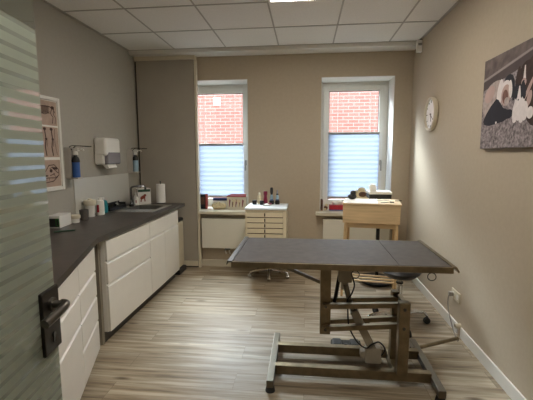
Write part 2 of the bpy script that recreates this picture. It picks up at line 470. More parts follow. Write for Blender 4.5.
# glass door, standing open on the left
door = bpy.data.objects.new('door_1', None); COL.objects.link(door); door['kind'] = 'structure'
door['label'] = 'open glass door with frosted stripes and dark lock'
ang = math.radians(8.8)
door.location = (-.666, .062, 0); door.rotation_euler = (0, 0, ang)
WM[door] = Matrix.Translation(door.location) @ Matrix.Rotation(ang, 4, 'Z')
LW = 1.056                      # local: leaf runs along +y from the hinge, room side is +x
obj('glass_pane', B().box(-.005, .005, 0, LW, .008, 2.09, bev=.0015), 'frost', door, local=True)
lk = obj('lock_plate', B().box(-.016, .016, LW-.095, LW+.004, .845, 1.05, bev=.004), 'lock_bronze', door, local=True)
hb = B().cyl((.014, LW-.045, 1.0), (.024, LW-.045, 1.0), .022).cyl((.02, LW-.045, 1.0), (.05, LW-.045, 1.0), .012)
hb.tube([(.044, LW-.036, 1.0), (.058, LW-.042, 1.0), (.062, LW-.062, .997), (.056, LW-.10, .988), (.046, LW-.145, .978)], [.013, .0135, .014, .0145, .0145], smooth=4, seg=12)
obj('lever', hb, 'lever_grey', lk, local=True)
obj('cylinder_lock', B().cyl((.014, LW-.045, .90), (.021, LW-.045, .90), .009).box(.015, .0185, LW-.049, LW-.041, .873, .90), 'dark_chrome', lk, local=True)
hb = B().cyl((-.014, LW-.045, .99), (-.06, LW-.045, .99), .0095)
hb.tube([(-.058, LW-.042, .99), (-.066, LW-.05, .99), (-.067, LW-.075, .988), (-.064, LW-.11, .985), (-.058, LW-.145, .982)], .011, smooth=4, seg=12)
obj('lever', hb, 'lever_grey', lk, local=True)
for z in (.25, 1.85): obj('hinge', B().box(-.014, .014, -.012, .06, z-.05, z+.05, bev=.003), 'lock_bronze', door, local=True)

# sliding panel beside the left window
sp = thing('sliding_panel', 'room-high taupe panel between the worktop corner and the left window', 'panel', (-1.76, 4.67, 0))
obj('panel_board', B().box(XL+.03, -1.398, 4.64, 4.70, .092, 2.64), 'panel_taupe', sp)
obj('bottom_rail', B().box(XL+.03, -1.398, 4.635, 4.70, .022, .092, bev=.002), 'cream', sp)
obj('top_rail', B().box(XL+.01, -1.37, 4.62, 4.71, 2.64, 2.688, bev=.002), 'cream', sp)
obj('edge_profile', B().box(-1.392, -1.362, 4.645, 4.70, .0, 2.64, bev=.002), 'cream', sp)
obj('edge_seal', B().box(-1.3985, -1.391, 4.655, 4.70, .03, 2.64), 'black_rubber', sp)
obj('side_gap_shade', B().box(XL+.008, XL+.03, 4.66, 4.70, .03, 2.66), 'black_rubber', sp)  # black strip as the shade in the gap between wall and panel
obj('floor_gap_shade', B().box(XL+.03, -1.40, 4.66, 4.70, 0, .022), 'black_rubber', sp)  # black strip as the shadow line in the gap under the panel

# ------------------------------------------------------------------ kitchenette on the left wall
ZT, ZU = .88, .84              # worktop top, underside
A0 = Vector((-1.494, 2.492)); dv = Vector((.338, -.941)).normalized(); nv = Vector((-dv.y, dv.x)); nv = Vector((.941, .338)).normalized()
Aend = A0+dv*1.42
wt = B()
wt.prism([(XL+.002, 3.70, ZU), (-1.493, 3.70, ZU), (A0.x, A0.y, ZU), (Aend.x, Aend.y, ZU), (XL+.002, Aend.y, ZU)], (0, 0, .04))
wt.box(XL+.002, -2.04, 3.70, 4.46, ZU, ZT); wt.box(-1.60, -1.493, 3.70, 4.46, ZU, ZT); wt.box(-2.04, -1.60, 4.25, 4.46, ZU, ZT)
bmesh.ops.remove_doubles(wt.bm, verts=wt.bm.verts[:], dist=1e-5)
for f in wt.bm.faces:
    f.normal_update()
    f.material_index = 0 if abs(f.normal.z) > .5 else 1
tag(obj('worktop', wt, ['laminate', 'laminate_edge']), 'dark slate-look worktop with angled front running along the left wall', 'worktop')

def front(b, x0, x1, z0, z1, T=None):
    """handleless drawer/door front in local cabinet coordinates: front plane y=0 facing -y, bevelled grip on its top"""
    pts = [(x0, 0, z0), (x0, 0, z1-.014), (x0, .016, z1), (x0, .019, z1), (x0, .019, z0)]
    b.prism(pts, (x1-x0, 0, 0)); return b

def cabinet(label, origin, rz, w, depth, rows, bodytop=ZU-.002, name='drawer_cabinet', side=False):
    """local x along the front, local y into the unit"""
    r = thing(name, label, 'cabinet', (*origin, 0), rz, 'white kitchenette units')
    bd = B()
    bd.box(.0, .018, .02, depth, .095, ZU-.002); bd.box(w-.018, w, .02, depth, .095, ZU-.002)
    bd.box(.018, w-.018, depth-.01, depth, .095, ZU-.002); bd.box(.018, w-.018, .02, depth-.01, .095, .113)
    obj('body', bd, 'cabinet_white', r, local=True)
    obj('gap_backing', B().box(.02, w-.02, .026, .05, .10, ZU-.02), 'cabinet_gap_shade', r, local=True)  # dark sheet behind the fronts, shade of their gaps put into its colour
    obj('plinth', B().box(.005, w-.005, .06, .08, 0, .094), 'plinth_dark', r, local=True)
    for part, x0, x1, z0, z1 in rows:
        obj(part, front(B(), x0, x1, z0, z1), 'cabinet_white', r, local=True)
    return r
RZ = -PI/2                     # local +x -> world -y ; local +y -> world -x
def far(y1, y0, rows, label, name):      # unit occupying y0..y1 on the far run, origin at its far end
    return cabinet(label, (-1.508, y1), RZ+PI, y1-y0, .6, rows, name=name)
# for fronts facing +x: local x -> +y, local y -> -x  (rotation +90 deg)
def far(y0, y1, rows, label, name):
    return cabinet(label, (-1.508, y0), PI/2, y1-y0, .62, rows, name=name)
e = .0025
far(2.633, 3.430, [('drawer', e, .797-e, .664, .832), ('drawer', e, .797-e, .482, .655), ('drawer', e, .797-e, .10, .473)],
    'white three-drawer unit left of the sink unit, beside the grey filler', 'drawer_cabinet')
far(3.432, 4.243, [('drawer', e, .811-e, .664, .832), ('door', e, .38-e, .10, .655), ('door', .38+e, .811-e, .10, .655)],
    'white sink unit with two doors at the window end of the worktop', 'sink_cabinet')
def near(s0, s1, rows, label):
    p = A0+dv*s1-nv*.016           # local x must run along -dv (from near to far) so that local y goes into the unit
    rz = math.atan2(-dv.y, -dv.x)
    return cabinet(label, (p.x, p.y), rz, s1-s0, .50, rows)
w1 = .468
near(.03, .498, [('drawer', e, w1-e, z0, z1) for z0, z1 in ((.657, .832), (.472, .648), (.287, .463), (.06, .278))],
     'white unit of four equal drawers on the angled run, next to the grey filler')
near(.50, .968, [('drawer', e, w1-e, z0, z1) for z0, z1 in ((.657, .832), (.472, .648), (.06, .463))],
     'white unit with two small drawers over a deep one, nearest the glass door')
tag(obj('filler_panel', B().box(-1.66, -1.585, 2.44, 2.631, 0, ZU-.002).box(-1.585, -1.560, 2.60, 2.631, .0, ZU-.002), 'filler_grey'),
    'grey upright filler between the angled drawers and the straight units', 'panel')
tag(obj('backsplash', B().box(XL, XL+.008, 3.27, 4.35, ZT+.001, 1.255, bev=.002), 'backsplash'), 'white splash panel on the wall behind the sink', 'splash panel')

# sink with drainer
sk = thing('sink', 'stainless steel sink with drainer set into the dark worktop', 'sink', (-1.82, 4.03, ZT))
rim = B(); X0, X1, Y0, Y1 = -2.055, -1.585, 3.685, 4.262; bx0, bx1, by0, by1 = -1.97, -1.635, 3.88, 4.21
zr = ZT+.001
for a in ((X0, X1, Y0, by0), (X0, X1, by1, Y1), (X0, bx0, by0, by1), (bx1, X1, by0, by1)): rim.box(*a, ZT+.0003, zr+.003)
for k in range(6): rim.box(-1.95+.05*k, -1.935+.05*k, 3.72, 3.85, zr+.003, zr+.006)
obj('rim', rim, 'sink_steel', sk)
bw = B(); zb = .715
bw.box(bx0, bx0+.004, by0, by1, zb, zr); bw.box(bx1-.004, bx1, by0, by1, zb, zr); bw.box(bx0, bx1, by0, by0+.004, zb, zr); bw.box(bx0, bx1, by1-.004, by1, zb, zr)
bw.box(bx0, bx1, by0, by1, zb-.004, zb)
obj('basin', bw, 'sink_steel', sk)
obj('drain', B().cyl((-1.80, 4.045, zb), (-1.80, 4.045, zb+.003), .035), 'dark_chrome', sk)
fa = thing('tap', 'dark chrome swan-neck tap at the back of the sink', 'tap', (-2.005, 4.09, zr+.003))
obj('spout', B().lathe([(.026, 0), (.026, .02), (.018, .03), (.015, .06)], (-2.005, 4.09, zr+.003))
    .tube([(-2.005, 4.09, .93), (-2.005, 4.09, 1.07), (-2.000, 4.092, 1.098), (-1.975, 4.11, 1.112), (-1.90, 4.16, 1.112), (-1.875, 4.178, 1.100), (-1.872, 4.18, 1.075)], .011, smooth=5), 'dark_chrome', fa)
obj('lever', B().tube([(-2.005, 4.075, .925), (-1.985, 4.03, .945), (-1.97, 4.0, .965)], [.008, .006], smooth=3), 'chrome', fa)

# things on the worktop
def boxthing(name, label, cat, loc, rz, dims, m, group=None):
    r = thing(name, label, cat, loc, rz, group); return r
gb = thing('glove_box', 'white cardboard box with dark open end on the worktop below the skeleton picture', 'box', (-2.065, 2.90, ZT), math.radians(9))
obj('carton', B().box(-.052, .052, -.10, .10, 0, .10, bev=.002), 'white_plastic', gb, local=True)
obj('end_label', B().box(-.045, .045, -.1025, -.10, .010, .080, m=0).box(.02, .048, -.1035, -.1025, .018, .078, m=1).box(.027, .041, -.1040, -.1035, .026, .070, m=0), ['black', 'green'], gb, local=True)
tag(obj('pen', B().cyl((-1.93, 2.635, ZT+.006), (-1.815, 2.72, ZT+.006), .0055, seg=10).cyl((-1.815, 2.72, ZT+.006), (-1.807, 2.726, ZT+.006), .0055, .001, seg=10), 'dark_green'),
    'dark green pen lying on the near part of the worktop', 'pen')
jar = thing('jar', 'small squat white jar with lid in front of the dark cup', 'jar', (-2.03, 3.06, ZT))
obj('body', B().lathe([(.033, 0), (.036, .004), (.036, .034), (.030, .040)], (0, 0, 0)), 'white_plastic', jar, local=True)
obj('lid', B().lathe([(.043, .038), (.045, .042), (.045, .064), (.040, .070), (0, .071)], (0, 0, 0)), 'cream', jar, local=True)
tag(obj('cup', B().lathe([(.032, 0), (.036, .004), (.040, .09), (.041, .095), (.037, .095), (.033, .012), (0, .01)], (-2.03, 3.20, ZT)), 'dark_cup'),
    'dark grey plastic cup standing between the squat jar and the lidded tub', 'cup')
tub = thing('tub', 'tall cream tub with a wide lid against the splash panel', 'tub', (-2.085, 3.39, ZT))
obj('body', B().lathe([(.040, 0), (.043, .005), (.043, .105), (.05, .115)], (0, 0, 0)), 'white_plastic', tub, local=True)
obj('lid', B().lathe([(.056, .112), (.058, .116), (.058, .155), (.053, .162), (.02, .165), (.018, .176), (0, .178)], (0, 0, 0)), 'cream', tub, local=True)
bt = thing('bottle', 'white plastic bottle with red label strip in front of the teal bottle', 'bottle', (-2.045, 3.50, ZT))
obj('body', B().lathe([(.036, 0), (.039, .005), (.039, .132), (.033, .145), (.018, .150)], (0, 0, 0)), 'white_plastic', bt, local=True)
obj('cap', B().lathe([(.020, .149), (.020, .172), (.017, .176), (0, .177)], (0, 0, 0)), 'white_plastic', bt, local=True)
lb = B()
R_ = .0396
for i in range(4):
    a0, a1 = [math.radians(-112+i*9+j) for j in (0, 9)]
    lb.sheet([(R_*math.cos(a0), R_*math.sin(a0), .03), (R_*math.cos(a1), R_*math.sin(a1), .03), (R_*math.cos(a1), R_*math.sin(a1), .105), (R_*math.cos(a0), R_*math.sin(a0), .105)])
obj('label', lb, 'red', bt, local=True)
tb = thing('bottle', 'teal bottle with pale cap half hidden behind the white bottle', 'bottle', (-2.095, 3.635, ZT))
obj('body', B().lathe([(.046, 0), (.05, .005), (.05, .10), (.04, .125), (.018, .135)], (0, 0, 0)), 'teal', tb, local=True)
obj('cap', B().lathe([(.018, .134), (.018, .16), (0, .162)], (0, 0, 0)), 'white_plastic', tb, local=True)
tr = thing('tray', 'low black tray against the splash panel between teal bottle and tap', 'tray', (-2.105, 3.90, ZT))
q = B(); tx0, tx1, ty0, ty1 = -2.145, -2.062, 3.71, 4.07
q.box(tx0, tx1, ty0, ty1, ZT+.001, ZT+.006)
q.box(tx0, tx0+.004, ty0, ty1, ZT+.006, ZT+.075); q.box(tx1-.004, tx1, ty0, ty1, ZT+.006, ZT+.04); q.box(tx0+.004, tx1-.004, ty0, ty0+.004, ZT+.006, ZT+.06); q.box(tx0+.004, tx1-.004, ty1-.004, ty1, ZT+.006, ZT+.06)
obj('shell', q, 'black', tr)
tag(obj('metal_cup', B().lathe([(.022, 0), (.026, .055), (.027, .056), (.023, .054), (.019, .004), (0, .003)], (-2.098, 3.80, ZT+.0065)), 'steel'), 'small steel cup inside the black tray, end nearest the bottles', 'cup')
tag(obj('bottle_stopper', B().lathe([(.018, 0), (.02, .004), (.02, .05), (.010, .062), (.010, .075), (0, .076)], (-2.098, 3.93, ZT+.0065)), 'chrome'), 'shiny metal bottle inside the black tray, nearest the tap', 'bottle')
so = thing('soap_bottle', 'white pump bottle beside the tap in front of the printed box', 'soap bottle', (-2.008, 4.215, zr+.003))
obj('body', B().lathe([(.026, 0), (.029, .004), (.029, .075), (.022, .095), (.010, .102)], (0, 0, 0)), 'white_plastic', so, local=True)
obj('pump', B().lathe([(.012, .10), (.012, .115), (.005, .118), (.005, .135), (.010, .137), (.010, .146), (0, .147)], (0, 0, 0)).cyl((0, 0, .141), (.035, .012, .138), .005, .004), 'white_plastic', so, local=True)
obj('label', B().sheet([(.0295*math.cos(a), .0295*math.sin(a), z) for a, z in ((-1.3, .025), (-.9, .025), (-.9, .06), (-1.3, .06))]), 'red_brown_print', so, local=True)
bx = thing('food_box', 'white printed box with green band and animal pictures beside the paper roll', 'box', (-1.985, 4.368, ZT), math.radians(36))
bw_, bd_, bh_ = .078, .06, .19
obj('carton', B().box(-bw_, bw_, -bd_, bd_, 0, bh_, bev=.002).box(-.02, .02, -.015, .015, bh_, bh_+.012, bev=.003), 'white_plastic', bx, local=True)
pr = B()
def ell(b, f, cu, cv, ru, rv, m, d, n=18, rot=0.0):
    c, s = math.cos(rot), math.sin(rot); pts = []
    for i in range(n):
        a = 2*PI*i/n; u, v = ru*math.cos(a), rv*math.sin(a)
        pts.append(f(cu+u*c-v*s, cv+u*s+v*c, d))
    b.sheet(pts, m)
def pol(b, f, uvs, m, d): b.sheet([f(u, v, d) for u, v in uvs], m)
fA = lambda u, v, d: (-bw_+u, -bd_-d, v)
fB = lambda u, v, d: (bw_+d, -bd_+u, v)
pol(pr, fA, [(.004, .150), (.150, .150), (.150, .180), (.004, .180)], 0, .0006)
pol(pr, fB, [(.004, .150), (.116, .150), (.116, .180), (.004, .180)], 0, .0006)
ell(pr, fA, .06, .085, .034, .020, 1, .0006, rot=.5); ell(pr, fA, .085, .108, .016, .015, 1, .0009); pol(pr, fA, [(.035, .07), (.03, .03), (.042, .03), (.05, .075)], 1, .0009); pol(pr, fA, [(.07, .08), (.08, .03), (.09, .035), (.085, .09)], 1, .0009)
ell(pr, fB, .048, .075, .022, .034, 2, .0006); ell(pr, fB, .052, .108, .016, .016, 2, .0009)
obj('print', pr, ['dark_green', 'red_brown_print', 'black'], bx, local=True)
rl = thing('paper_towel_roll', 'white kitchen roll on an upright holder at the window end of the worktop', 'paper roll', (-1.775, 4.405, ZT))
obj('roll', B().lathe([(.012, .012), (.053, .012), (.054, .016), (.054, .235), (.053, .24), (.018, .24), (.018, .2)], (0, 0, 0), seg=32), 'paper_white', rl, local=True)
obj('holder', B().lathe([(.05, 0), (.05, .006), (.008, .011)], (0, 0, 0)).cyl((0, 0, .008), (0, 0, .265), .006).lathe([(.006, .262), (.010, .268), (.006, .278), (0, .279)], (0, 0, 0), seg=12), 'black', rl, local=True)

# pedal bin in the gap beyond the units
pb = thing('pedal_bin', 'cream bin with black rim in the gap beyond the sink unit', 'bin', (-1.69, 4.44, 0))
obj('body', B().box(-1.83, -1.555, 4.30, 4.58, .06, .64, bev=.03, seg=4), 'cream_bin', pb)
obj('lid', B().box(-1.83, -1.56, 4.295, 4.585, .64, .68, bev=.012), 'black', pb)
obj('base', B().box(-1.82, -1.53, 4.31, 4.57, 0, .06, bev=.01), 'black', pb)

# ------------------------------------------------------------------ on the left wall
pic = thing('framed_picture', 'white framed picture of three sepia animal skeleton prints on the left wall', 'picture', (XL, 2.94, 1.17))
PY0, PY1, PZ0, PZ1 = 2.675, 3.118, 1.172, 1.962
f = B(); fx = XL+.022
f.box(XL, fx, PY0, PY0+.03, PZ0, PZ1, bev=.003); f.box(XL, fx, PY1-.03, PY1, PZ0, PZ1, bev=.003)
f.box(XL, fx, PY0+.03, PY1-.03, PZ0, PZ0+.03, bev=.003); f.box(XL, fx, PY0+.03, PY1-.03, PZ1-.03, PZ1, bev=.003)
obj('frame', f, 'white_paint', pic)
obj('mount', B().box(XL, XL+.010, PY0+.03, PY1-.03, PZ0+.03, PZ1-.03), 'paper_white', pic)
def ribbon(b, pts, w, x, m=1):
    for (y0, z0), (y1, z1) in zip(pts, pts[1:]):
        d = Vector((y1-y0, z1-z0)); n_ = Vector((-d.y, d.x)).normalized()*w/2; d = d.normalized()*w*.3
        b.sheet([(x, y0+n_.x-d.x, z0+n_.y-d.y), (x, y1+n_.x+d.x, z1+n_.y+d.y), (x, y1-n_.x+d.x, z1-n_.y+d.y), (x, y0-n_.x-d.x, z0-n_.y-d.y)], m)
def prints(z0, z1, strokes, dots=()):
    b = B(); y0, y1 = 2.712, 3.081; H_ = z1-z0; W_ = y1-y0
    b.box(XL+.0095, XL+.0125, y0, y1, z0, z1)
    x = XL+.0132
    for w_, pts in strokes:
        x += .0001
        ribbon(b, [(y0+W_*u, z0+H_*v) for u, v in pts], w_*.62, x)
    for (u, v, ru, rv, mm) in dots:
        x += .0001
        ell(b, lambda U, V, d: (x, U, V), y0+W_*u, z0+H_*v, W_*ru, H_*rv, mm, 0)
    obj('print', b, ['sepia_print', 'bone_ink'], pic)
ribs = [(.010, [(.40+.035*i, .76), (.39+.035*i, .60), (.42+.035*i, .48)]) for i in range(10)]
prints(1.725, 1.925, [(.012, [(.10, .78), (.18, .86), (.30, .74), (.5, .76), (.72, .78), (.86, .74), (.93, .55)]), (.010, [(.32, .70), (.30, .5), (.34, .3), (.31, .08)]),
                      (.010, [(.40, .66), (.38, .4), (.41, .08)]), (.012, [(.84, .72), (.78, .5), (.86, .34), (.82, .08)]), (.010, [(.90, .70), (.88, .46), (.94, .34), (.92, .08)]), (.008, [(.42, .48), (.6, .44), (.75, .56)])] + ribs,
       [(.10, .80, .085, .08, 1), (.04, .74, .05, .045, 1), (.85, .74, .06, .07, 1)])
prints(1.458, 1.710, [(.020, [(.10+.22*i, .95), (.13+.22*i, .62), (.09+.22*i, .34), (.12+.22*i, .06)]) for i in range(4)] + [(.010, [(.16+.22*i, .6), (.15+.22*i, .36)]) for i in range(4)] + [(.008, [(.88, .95), (.86, .5), (.92, .08)])],
       [(.10+.22*i, .93, .05, .05, 1) for i in range(4)] + [(.13+.22*i, .60, .04, .04, 1) for i in range(4)])
prints(1.208, 1.434, [(.012, [(.50, .62), (.60, .80), (.78, .82), (.92, .64), (.93, .42), (.80, .32), (.55, .34), (.36, .30), (.2, .34), (.24, .46), (.42, .5), (.50, .62)]),
                      (.012, [(.88, .36), (.72, .20), (.4, .16), (.2, .22)]), (.008, [(.62, .68), (.74, .74), (.86, .62)]), (.008, [(.3, .33), (.3, .24)]), (.008, [(.4, .33), (.4, .22)]), (.008, [(.5, .34), (.5, .24)]), (.010, [(.62, .42), (.78, .48)]), (.012, [(.70, .74), (.84, .56), (.90, .50)]), (.010, [(.74, .50), (.80, .36)]), (.008, [(.58, .34), (.58, .25)]), (.008, [(.46, .33), (.45, .24)])],
       [(.66, .60, .05, .07, 1), (.46, .42, .10, .035, 1), (.80, .68, .09, .05, 1)])

def wall_dispenser(y0, label):
    r = thing('soap_dispenser', label, 'soap dispenser', (XL, y0+.05, 1.25), 0, 'elbow-lever soap dispensers on the left wall')
    z0 = 1.26
    br = B().box(XL, XL+.004, y0, y0+.085, z0, z0+.285)
    br.prism([(XL+.004, y0, z0), (XL+.060, y0, z0+.02), (XL+.068, y0, z0+.25), (XL+.05, y0, z0+.285), (XL+.004, y0, z0+.285)], (0, .003, 0))
    br.prism([(XL+.004, y0+.082, z0), (XL+.060, y0+.082, z0+.02), (XL+.068, y0+.082, z0+.25), (XL+.05, y0+.082, z0+.285), (XL+.004, y0+.082, z0+.285)], (0, .003, 0))
    br.box(XL+.004, XL+.118, y0+.003, y0+.082, z0, z0+.012)
    obj('wall_mount', br, 'dispenser_plate', r)
    cx, cy = XL+.082, y0+.042
    obj('bottle', B().lathe([(.030, .013), (.033, .018), (.033, .17), (.026, .19), (.014, .2)], (cx, cy, z0)), 'blue' if y0 < 4 else 'pale_blue_liquid', r)
    obj('bottle_shoulder', B().lathe([(.034, .15), (.035, .165), (.028, .192), (.016, .203), (.016, .215), (0, .216)], (cx, cy, z0)), 'black', r)
    obj('pump', B().lathe([(.022, .215), (.024, .225), (.016, .262), (.010, .268)], (cx, cy, z0)).box(cx-.02, cx+.035, cy-.017, cy+.017, z0+.25, z0+.278, bev=.006)
        .tube([(cx+.03, cy, z0+.268), (cx+.07, cy, z0+.268), (cx+.082, cy, z0+.255)], .007, smooth=3), 'white_plastic', r)
    obj('lever', B().tube([(XL+.02, cy-.035, z0+.262), (XL+.05, cy-.035, z0+.285), (cx, cy-.035, z0+.298), (cx+.13, cy-.03, z0+.292), (cx+.135, cy, z0+.292), (cx+.13, cy+.03, z0+.292), (cx, cy+.035, z0+.298), (XL+.05, cy+.035, z0+.285), (XL+.02, cy+.035, z0+.262)], .0045, smooth=4), 'dark_chrome', r)
wall_dispenser(3.16, 'lever soap dispenser with blue bottle beside the skeleton picture')
wall_dispenser(4.36, 'lever soap dispenser with pale bottle in the corner above the tap')

td = thing('paper_towel_dispenser', 'white paper towel dispenser with smoky lower window above the splash panel', 'towel dispenser', (XL, 3.80, 1.37))
def rounded(b, x1, y0, y1, z0, z1, m=0, r_=.03):
    b.box(XL, x1, y0, y1, z0, z1, m=m, bev=r_, seg=4); return b
obj('housing', B().box(XL-.0, XL+.135, 3.635, 3.94, 1.465, 1.652, bev=.028, seg=4).box(XL, XL+.10, 3.64, 3.935, 1.375, 1.50, bev=.02, seg=3), 'white_plastic', td)
obj('window', B().box(XL+.03, XL+.138, 3.665, 3.937, 1.377, 1.512, bev=.02, seg=3), 'smoke_plastic', td)
obj('paper', B().prism([(XL+.06, 3.69, 1.38), (XL+.11, 3.69, 1.378), (XL+.128, 3.69, 1.342), (XL+.10, 3.69, 1.335), (XL+.075, 3.69, 1.356)], (0, .17, 0)), 'paper_white', td)

# ------------------------------------------------------------------ window wall: radiators, sill things
def radiator(x0, x1, z0, z1, label):
    r = thing('radiator', label, 'radiator', ((x0+x1)/2, 4.65, z0), 0, 'flat white radiators under the windows')
    obj('panel', B().box(x0, x1, 4.63, 4.645, z0, z1, bev=.004), 'radiator_white', r)
    obj('casing', B().box(x0+.004, x1-.004, 4.645, 4.71, z0+.012, z1-.006), 'radiator_white', r)
    for x in (x0+.08, x1-.12): obj('wall_mount', B().box(x, x+.04, 4.71, YB, z0+.1, z1-.1), 'white_paint', r)
    gr_ = B()
    for i in range(int((x1-x0-.04)/.02)): gr_.box(x0+.02+i*.02, x0+.03+i*.02, 4.65, 4.705, z1-.006, z1)
    obj('top_grille', gr_, 'grey_plastic', r)
    cx = x0+.30 if x0 < -1 else x0+.12
    for dx in (0, .05):
        obj('pipe', B().tube([(cx+dx, 4.675, z0+.014), (cx+dx, 4.675, z0-.05), (cx+dx, 4.70, z0-.085), (cx+dx, YB-.001, z0-.09)], .008, smooth=4), 'white_paint', r)
    obj('valve', B().box(cx-.012, cx+.062, 4.665, 4.69, z0-.03, z0+.0, bev=.004), 'dark_chrome', r)
radiator(-1.335, -.70, .27, .658, 'flat white radiator under the left window')
radiator(.22, 1.03, .27, .668, 'flat white radiator under the right window, behind the wooden desk')

# left sill
bkx = thing('book', 'dark upright box with red side at the left end of the left sill', 'box', (-1.365, 4.86, ZS))
obj('cover', B().box(-.055, .033, -.03, .03, 0, .195, bev=.002), 'black', bkx, local=True)
obj('spine', B().box(.0335, .052, -.031, .031, .0, .196), 'brick_red', bkx, local=True)
obj('cover_print', B().box(-.04, .02, -.0312, -.03, .06, .16), 'brown', bkx, local=True)
tag(obj('carton', B().box(-1.245, -1.05, 4.90, 4.97, ZS, ZS+.135, m=0, bev=.002).box(-1.246, -1.049, 4.899, 4.971, ZS+.105, ZS+.137, m=1), ['white_plastic', 'navy']), 'white box with dark blue top edge behind the bone model on left sill', 'box')
bo = B()
def blob(b, c, r, m=0, n=12, k=8):
    prof = [(r[0]*math.sin(PI*i/k), -r[2]*math.cos(PI*i/k)) for i in range(k+1)]
    b.lathe(prof, c, m, seg=n, sy=r[1]/r[0])
blob(bo, (-1.19, 4.82, ZS+.045), (.055, .04, .045)); blob(bo, (-1.10, 4.82, ZS+.045), (.055, .04, .045)); blob(bo, (-1.145, 4.82, ZS+.04), (.06, .045, .038)); blob(bo, (-1.145, 4.80, ZS+.085), (.025, .025, .018))
bo.torus((-1.19, 4.79, ZS+.05), (0, 1, .3), .026, .012); bo.torus((-1.10, 4.79, ZS+.05), (0, 1, .3), .026, .012)
tag(obj('bone_model', bo, 'bone'), 'cream lumpy bone model in the middle of the left sill', 'bone model')
pbx = thing('photo_box', 'cream box with red lid and animal figures at the right end of left sill', 'box', (-.905, 4.86, ZS), math.radians(-6))
obj('carton', B().box(-.13, .13, -.045, .045, 0, .165, bev=.002), 'cream', pbx, local=True)
obj('lid', B().prism([(-.132, -.047, .165), (.132, -.047, .165), (.11, .047, .185), (-.09, .047, .185)], (0, 0, .012)), 'brick_red', pbx, local=True)
fp = B(); fC = lambda u, v, d: (-.13+u, -.045-d, v)
for i, (u, mm) in enumerate(((.04, 1), (.085, 0), (.13, 1), (.175, 0), (.22, 1))):
    pol(fp, fC, [(u-.014, .03), (u-.006, .03), (u+.012, .12), (u-.008, .135)], 0 if mm else 1, .0008+.0002*i)
ell(fp, fC, .10, .115, .03, .02, 2, .002); ell(fp, fC, .16, .11, .028, .022, 2, .0024); pol(fp, fC, [(.085, .03), (.1, .03), (.11, .11), (.09, .11)], 2, .0028); pol(fp, fC, [(.15, .03), (.166, .03), (.172, .11), (.15, .11)], 2, .003)
obj('print', fp, ['maroon', 'brown', 'bone'], pbx, local=True)
# right sill
tag(obj('book', B().box(.197, .222, 4.80, 4.95, ZS, ZS+.135, bev=.002), 'brown'), 'dark brown book upright at the left end of right sill', 'book')
fg = B(); blob(fg, (.262, 4.85, ZS+.03), (.026, .024, .030), 0); blob(fg, (.270, 4.835, ZS+.068), (.017, .017, .018), 1); blob(fg, (.253, 4.83, ZS+.015), (.018, .03, .014), 1)
tag(obj('figurine', fg, ['brown', 'bone']), 'small brown figurine between the brown book and the tissue box', 'figurine')
tb_ = thing('tissue_box', 'red tissue box with a white tissue sticking out on the right sill', 'tissue box', (.40, 4.86, ZS), 0)
obj('box', B().box(-.095, .095, -.05, .05, .012, .068, bev=.003), 'red', tb_, local=True)
obj('base_band', B().box(-.0955, .0955, -.0505, .0505, 0, .013), 'blue', tb_, local=True)
ts = B(); ring = []
for k, (r_, z) in enumerate(((.03, .066), (.055, .085), (.062, .105), (.045, .122), (.012, .128))):
    ring.append([ts.bm.verts.new(((r_*(1+.22*math.sin(3*a+k)))*math.cos(a)*1.1, (r_*.6*(1+.2*math.sin(4*a+2*k)))*math.sin(a), z+.006*math.sin(5*a+k))) for a in [2*PI*i/20 for i in range(20)]])
ts.skin(ring, 0); obj('tissue', ts, 'paper_white', tb_, local=True)
bsk = thing('plush_toy', 'cream and brown lump leaning on the glass behind the wooden desk', 'plush toy', (.72, 4.90, ZS))
pl = B(); blob(pl, (0, 0, .135), (.095, .07, .135), 0, 16, 10); blob(pl, (-.075, -.01, .225), (.032, .03, .035), 0); blob(pl, (.075, -.01, .21), (.035, .03, .035), 0); blob(pl, (0, 0, .265), (.05, .04, .03), 0); obj('body', pl, 'bone', bsk, local=True)
pl = B(); blob(pl, (.005, -.055, .21), (.05, .03, .035), 0); obj('patch', pl, 'brown', bsk, local=True)

# ------------------------------------------------------------------ drawer trolley with bottles
TX0, TX1, TY0, TY1, TZ0, TZ1 = -.672, -.212, 4.07, 4.49, .21, .885
tro = thing('drawer_trolley', 'cream drawer trolley with white top between the two windows', 'trolley', (-.442, 4.28, 0))
c_ = B(); c_.box(TX0, TX0+.018, TY0+.004, TY1, TZ0, TZ1-.022); c_.box(TX1-.035, TX1, TY0+.004, TY1, TZ0, TZ1-.022); c_.box(TX0+.018, TX1-.035, TY1-.01, TY1, TZ0, TZ1-.022); c_.box(TX0+.018, TX1-.035, TY0+.01, TY1-.01, TZ0, TZ0+.016)
c_.box(TX0+.018, TX1-.035, TY0+.004, TY0+.02, TZ1-.048, TZ1-.022)
obj('carcass', c_, 'trolley_cream', tro)
obj('gap_backing', B().box(TX0+.019, TX1-.036, TY0+.03, TY0+.05, TZ0+.017, TZ1-.03), 'brown', tro)
obj('top', B().box(TX0-.006, TX1+.006, TY0-.01, TY1+.005, TZ1-.022, TZ1, bev=.004), 'trolley_top', tro)
zz = TZ1-.052; rh = .0612
for i in range(9):
    dr = obj('drawer', B().box(TX0+.02, TX1-.037, TY0-.002, TY0+.016, zz-rh+.010, zz, bev=.003), 'trolley_cream', tro)
    xc = (TX0+TX1)/2-.008
    obj('handle', B().box(xc-.006, xc+.006, TY0-.012, TY0-.001, zz-.042, zz-.006, bev=.002), 'handle_dark', dr)
    zz -= rh
    if zz-rh < TZ0+.02: break
bs = B(); cx, cy = -.435, 4.36
bs.cyl((cx, cy, .085), (cx, cy, TZ0), .03)
obj('column', bs, 'chrome', tro)
